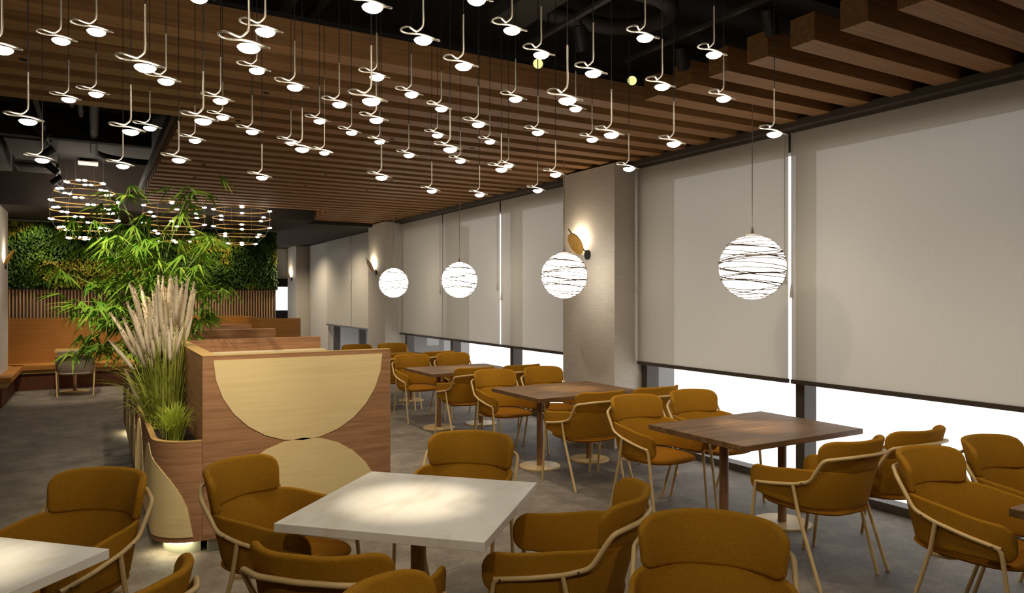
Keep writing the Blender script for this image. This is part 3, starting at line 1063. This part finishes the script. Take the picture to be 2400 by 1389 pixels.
# ------------------------------------------------------------------ green wall, slat panel, banquette
gw = thing('green_wall', 'living green wall of dark, mid and lime foliage patches', 'plant wall', (-2.2, 16.26, 1.86))
MB().box(0, 5.66, -0.06, 0, 0, 1.235).build('backing', 'gw_back', gw)
MB().box(-0.02, 5.68, -0.09, 0, -0.03, 0.0).build('edge_board', 'bulkhead', gw)
rg = random.Random(21)
gl_ = MB()
base = leaf_mesh('wall_leaf', 0.066, 0.017, 'gw_mid', 0.3, 0.2)
bv = [v.co.copy() for v in base.vertices]; bf = [tuple(p.vertices) for p in base.polygons]
nx, nz = 176, 44
for i in range(nx):
    for j in range(nz):
        x = 5.66 * (i + rg.random()) / nx; z = 1.235 * (j + rg.random()) / nz
        nv = noise.noise(Vector((x * 1.25 + 3.1, z * 1.6, 0.0))) + 0.35 * noise.noise(Vector((x * 4, z * 4, 5.0)))
        mi = 2 if nv > 0.16 else (1 if nv > -0.10 else 0)
        depth = 0.05 + 0.09 * (0.5 + noise.noise(Vector((x * 2.2, z * 2.2, 9.0)))) + rg.uniform(0, 0.03)
        mat = Matrix.Translation((x, -depth, z + 0.02)) @ Matrix.Rotation(R(-90) + rg.uniform(-0.9, 0.9), 4, 'Z') @ Matrix.Rotation(rg.uniform(0.1, 1.25), 4, 'Y') @ Matrix.Rotation(rg.uniform(-0.6, 0.6), 4, 'X') @ Matrix.Scale(rg.uniform(0.8, 1.35), 4)
        gl_.add([mat @ v for v in bv], bf, mi)
tag(gl_.build('foliage', ['gw_dark', 'gw_mid', 'gw_yel'], gw, True), kind='stuff')

sp = thing('slat_panel', 'dark wall panel with thin vertical wood slats under the green wall', 'wall panel', (-2.2, 16.25, 1.2))
MB().box(0, 5.64, -0.02, 0, 0, 0.625).build('backing', 'slat_back', sp)
sl = None
for k in range(102):
    x = 0.02 + 0.055 * k
    if sl is None:
        sl = MB().box(-0.011, 0.011, -0.05, -0.02, 0, 0.62).build('slat', 'slat', sp); sl.location = (x, 0, 0)
    else:
        c = cp(sl, sp); c.location = (x, 0, 0)

bq = thing('banquette', 'long orange veneer banquette with curved ends under the slat panel', 'bench', (0, 0, 0))
cl = fillet([(-1.75, 13.3, 0), (-1.75, 16.08, 0), (2.70, 16.08, 0), (2.70, 13.66, 0), (3.34, 13.62, 0)], 0.55, 8)
# resample and offset
def offs(P, d):
    out = []
    for i, p in enumerate(P):
        t = (P[min(i + 1, len(P) - 1)] - P[max(i - 1, 0)]).normalized()
        out.append(p + Vector((t.y, -t.x, 0)) * d)
    return out


smooth_by_angle(wallband(cl, offs(cl, 0.07), 0.0, 1.285).build('backrest', 'bench', bq), 40)
nst = next(i for i, p in enumerate(cl) if p.x > 2.6 and p.y < 14.6)
seatl = cl[:nst]
smooth_by_angle(wallband(offs(seatl, 0.07), offs(seatl, 0.66), 0.37, 0.45).build('seat', 'bench', bq), 40)
smooth_by_angle(wallband(offs(seatl, 0.07), offs(seatl, 0.60), 0.30, 0.365).build('seat_rail', 'cap', bq), 40)
smooth_by_angle(wallband(offs(seatl, 0.07), offs(seatl, 0.54), 0.0, 0.30).build('base', 'bench_dark', bq), 40)

ct = thing('cafe_table', 'small square wood table on a single column in front of the banquette', 'table', (-0.29, 14.95, 0))
bevel(MB().box(-0.30, 0.30, -0.33, 0.33, 0.715, 0.75).build('tabletop', 'cap', ct), 0.003)
smooth_by_angle(MB().lathe([(0.03, 0.012), (0.03, 0.715)], 14).build('column', 'leg_wood', ct))
smooth_by_angle(MB().lathe([(0.0, 0.0), (0.23, 0.0), (0.23, 0.012), (0.0, 0.012)], 28).build('base_plate', 'brass_base', ct))
gc = make_chair('fabric_grey', 'fabric_grey', 'greige_armchair', 'greige upholstered armchair at the small table by the banquette')
gc.location = (-0.27, 14.42, 0)
gc.scale = (0.97, 1.0, 0.9)

# ------------------------------------------------------------------ ceiling services
def duct(name, label, mb, m='duct', cat='duct', smooth=False):
    o = mb.build(name, m)
    if smooth:
        smooth_by_angle(o, 50)
    return tag(o, label, cat)


arc = [(0.0, 7.0, 3.62), (0.0, 11.0, 3.62)] + [(0.6 - 0.6 * math.cos(R(a)), 11.0 + 0.6 * math.sin(R(a)), 3.62) for a in range(15, 91, 15)] + [(2.5, 11.6, 3.62)]
duct('round_duct', 'round dark duct bending aside in the ceiling recess', MB().tube(arc, 0.045, 14), smooth=True)
duct('ceiling_joist', 'dark painted joist crossing the ceiling recess above the chandelier', MB().box(-1.0, 0.62, 9.95, 10.1, 3.55, 3.89), 'ceiling', 'joist')
duct('ceiling_joist', 'dark painted joist next to the beam edge of the ceiling recess', MB().box(-1.0, 0.62, 7.3, 7.42, 3.5, 3.89), 'ceiling', 'joist')
duct('air_duct', 'flat dark rectangular duct along the pier side of the ceiling recess', MB().box(-1.9, -1.02, 7, 12.6, 3.5, 3.8))
ac = thing('ceiling_cassette', 'grey ceiling air unit with grille in the recess', 'air conditioner', (-0.68, 11.2, 3.5))
MB().box(-0.24, 0.24, -0.9, 0.7, 0.06, 0.35).build('housing', 'ac', ac)
MB().box(-0.26, 0.26, 0.72, 1.3, 0.0, 0.05).build('grille_frame', 'ac', ac)
for k in range(7):
    MB().box(-0.24, 0.24, 0.76 + k * 0.075, 0.80 + k * 0.075, -0.012, 0.0).build('louvre', 'duct', ac)
duct('ceiling_panel', 'small pale access panel in the dark ceiling recess', MB().box(-0.22, 0.06, 13.3, 13.63, 3.83, 3.85), 'white_panel', 'panel')
for k, (x, z) in enumerate(((-0.20, 3.72), (-0.12, 3.68))):
    duct('conduit', '%s dark conduit stub in the ceiling recess' % ['shorter', 'longer'][k], MB().tube([(x, 7.5, z), (x, 8.9 + 0.25 * k, z)], 0.03, 10), smooth=True)
# over the tables
duct('air_duct', 'dark rectangular duct in the ceiling void over the marble tables', MB().box(2.32, 2.58, -2.5, 4.3, 3.56, 3.65))
duct('pipe', 'thicker dark pipe running above the long beams', MB().tube([(1.15, 4.3, 3.72), (1.15, 8.0, 3.72)], 0.05, 12), smooth=True)
duct('pipe', 'thin dark pipe running above the long beams', MB().tube([(1.38, 4.3, 3.76), (1.38, 8.0, 3.76)], 0.035, 12), smooth=True)
duct('ceiling_joist', 'dark joist crossing the ceiling void over the marble tables', MB().box(-3.9, 5.2, 3.1, 3.22, 3.66, 3.89), 'ceiling', 'joist')
arc = [(3.2 + 0.35 * math.cos(R(a)), 3.95 + 0.3 * math.sin(R(a)), 3.70) for a in range(-90, 100, 15)]
duct('round_duct', 'curved dark duct elbow in the ceiling void beside the beams', MB().tube([(2.66, 3.65, 3.70)] + arc + [(2.66, 4.25, 3.70)], 0.06, 12), smooth=True)


def track(x, y0, y1, z, label):
    t = thing('light_track', label, 'light track', (x, (y0 + y1) / 2, z))
    h = (y1 - y0) / 2
    MB().box(-0.018, 0.018, -h, h, -0.012, 0.012).build('rail', 'duct', t)
    for s in (-h + 0.2, h - 0.2):
        MB().tube([(0, s, 0.012), (0, s, ZC - z)], 0.006, 6).build('hanger', 'black', t)
    return t


track(2.72, 0.5, 4.36, 3.52, 'black light track over the marble tables on the booth side')
track(3.56, -1.0, 4.36, 3.52, 'black light track beside the short beam ends')
track(-0.47, 7.0, 13.4, 3.52, 'black light track in the dark ceiling recess')


def spotlight(x, y, z, aim, label, lit=True, group=None):
    t = thing('track_spotlight', label, 'spotlight', (x, y, z), 0, group)
    d = Vector(aim).normalized()
    q = d.to_track_quat('Z', 'Y').to_matrix().to_4x4()
    c = Vector((0, 0, -0.14))
    mb = MB().lathe([(0.036, -0.085), (0.042, -0.08), (0.042, 0.075), (0.038, 0.075), (0.036, 0.06), (0.0, 0.06)], 20)
    h = mb.build('head', 'black', t); h.matrix_local = Matrix.Translation(c) @ q
    smooth_by_angle(h)
    ln = MB().lathe([(0.0, 0.0), (0.034, 0.0), (0.034, 0.004), (0.0, 0.004)], 20).build('lens', 'spot_lens' if lit else 'black', h)
    ln.location = (0, 0, 0.066)
    MB().tube(fillet([(0, 0, -0.01), (0, 0, -0.05), (0.05, 0, -0.06), (0.05, 0, -0.14)], 0.02, 3), 0.006, 6).build('bracket', 'black', t)
    return t


gt = 'black track spotlights over the marble tables'
spotlight(3.56, 4.26, 3.50, (-0.75, -0.62, -0.55), 'lit black track spotlight beside the short beam ends', True, gt)
spotlight(3.56, 3.74, 3.50, (0.45, 0.25, -0.85), 'black track spotlight hanging over the short beams, second from the long beam', False, gt)
spotlight(3.56, 2.98, 3.50, (0.4, 0.1, -0.9), 'black track spotlight over the short beams, farther along the track', False, gt)
spotlight(2.72, 4.28, 3.50, (-0.6, -0.68, -0.6), 'lit black track spotlight against the long beam', True, gt)
spotlight(2.72, 3.78, 3.50, (0.35, 0.2, -0.9), 'black track spotlight on the booth-side track, second from the long beam', False, gt)
for k, y in enumerate((8.7, 9.9, 11.1, 12.2, 13.1)):
    spotlight(-0.47, y, 3.50, ((0.62, 0.1, -0.5), (-0.6, 0.0, -0.5))[k % 2], 'small black track spotlight in the dark ceiling recess, %s' % ['next to the beams', 'second from the beams', 'mid track', 'near the chandelier', 'last before the bulkhead'][k], True, 'track spotlights in the ceiling recess')

# recessed downlights in the beams
dl0 = None
DL = [(-0.388, 5.49), (1.10, 5.49), (2.49, 5.49), (3.35, 5.49), (1.07, 6.49), (2.46, 6.49), (3.32, 6.49), (1.08, 8.83), (2.48, 8.83), (3.34, 8.83), (1.1, 9.83), (2.49, 9.83), (3.35, 9.83)]
for x, y in DL:
    n = round((y - 2.1485) / 0.3343); y = 2.1485 + 0.3343 * n
    if dl0 is None:
        dl0 = thing('downlight', 'tiny black downlight let into the underside of a ceiling beam', 'downlight', (x, y, 3.198), 0, 'downlights in the beams')
        smooth_by_angle(MB().lathe([(0.0, 0.0), (0.018, 0.0), (0.022, -0.003), (0.022, 0.0015), (0.0, 0.0015)], 16).build('trim_ring', 'black', dl0))
    else:
        dup(dl0, (x, y, 3.198), 0)

# ------------------------------------------------------------------ light of the lamps, plus added fill spots without fixtures
WARM = (1.0, 0.86, 0.66)
for y in TY:
    spot('table_spot', (TX + 0.08, y + 0.02, 3.19), (TX + 0.08, y + 0.02, 0.75), 150, 18, 1.0, WARM, 0.03)
spot('table_spot', (1.27, 3.11, 3.6), (1.27, 3.11, 0.75), 200, 16, 1.0, WARM, 0.03)
spot('table_spot', (-0.45, 3.15, 3.6), (-0.45, 3.15, 0.75), 200, 16, 1.0, WARM, 0.03)
for x, y in DL:
    spot('downlight_beam', (x, y, 3.18), (x, y, 0), 30, 100, 0.6, WARM, 0.03)
spot('plant_spot', (-0.4, 6.0, 3.15), (0.45, 7.1, 1.6), 190, 62, 0.7, WARM, 0.04)
spot('panel_fill', (1.3, 4.0, 3.12), (1.27, 5.1, 0.75), 85, 75, 0.8, WARM, 0.04)  # added to brighten the end panel, no fixture here
for x in (-0.9, 0.6, 2.1):
    spot('green_wall_spot', (x, 15.6, 3.11), (x, 16.2, 2.0), 34, 110, 0.6, WARM, 0.04)
spot('bench_spot', (-0.3, 15.0, 3.11), (-0.3, 15.0, 0.7), 60, 70, 0.7, WARM, 0.04)
spot('bench_spot', (1.6, 15.0, 3.11), (1.6, 15.4, 0.7), 60, 80, 0.7, WARM, 0.04)
spot('planter_fill', (0.1, 4.1, 3.12), (0.45, 5.6, 0.8), 80, 50, 0.8, WARM, 0.04)  # fill added to lift the grass tuft, no lamp hangs here
for x, y, tx, ty in ((2.72, 3.70, 4.2, 4.0), (2.72, 2.6, 4.2, 2.4), (2.72, 1.4, 4.2, 1.2), (3.50, 4.0, 4.2, 6.0), (3.5, 0.6, 4.4, 2.2)):
    spot('fill_beam', (x, y, 3.12), (tx, ty, 0.5), 32, 85, 0.7, WARM, 0.05)  # extra beams added below the tracks to light the chairs from the left
for x, y, tx, ty in ((-0.6, 0.2, 0.6, 3.0), (1.2, -0.4, 1.5, 2.6)):
    spot('fill_beam', (x, y, 3.12), (tx, ty, 0.5), 42, 85, 0.7, WARM, 0.05)  # added fill for the front chairs, no track runs here
spot('recess_beam', (-0.47, 12.2, 3.30), (-0.2, 14.4, 0.5), 200, 50, 0.8, WARM, 0.04)
for x, y in ((4.1, 16.0), (4.1, 19.2)):
    spot('aisle_fill', (x, y, 3.11), (4.5, y, 0.0), 130, 140, 0.7, WARM, 0.05)  # added under the bulkhead to brighten the far bay, no fitting modelled
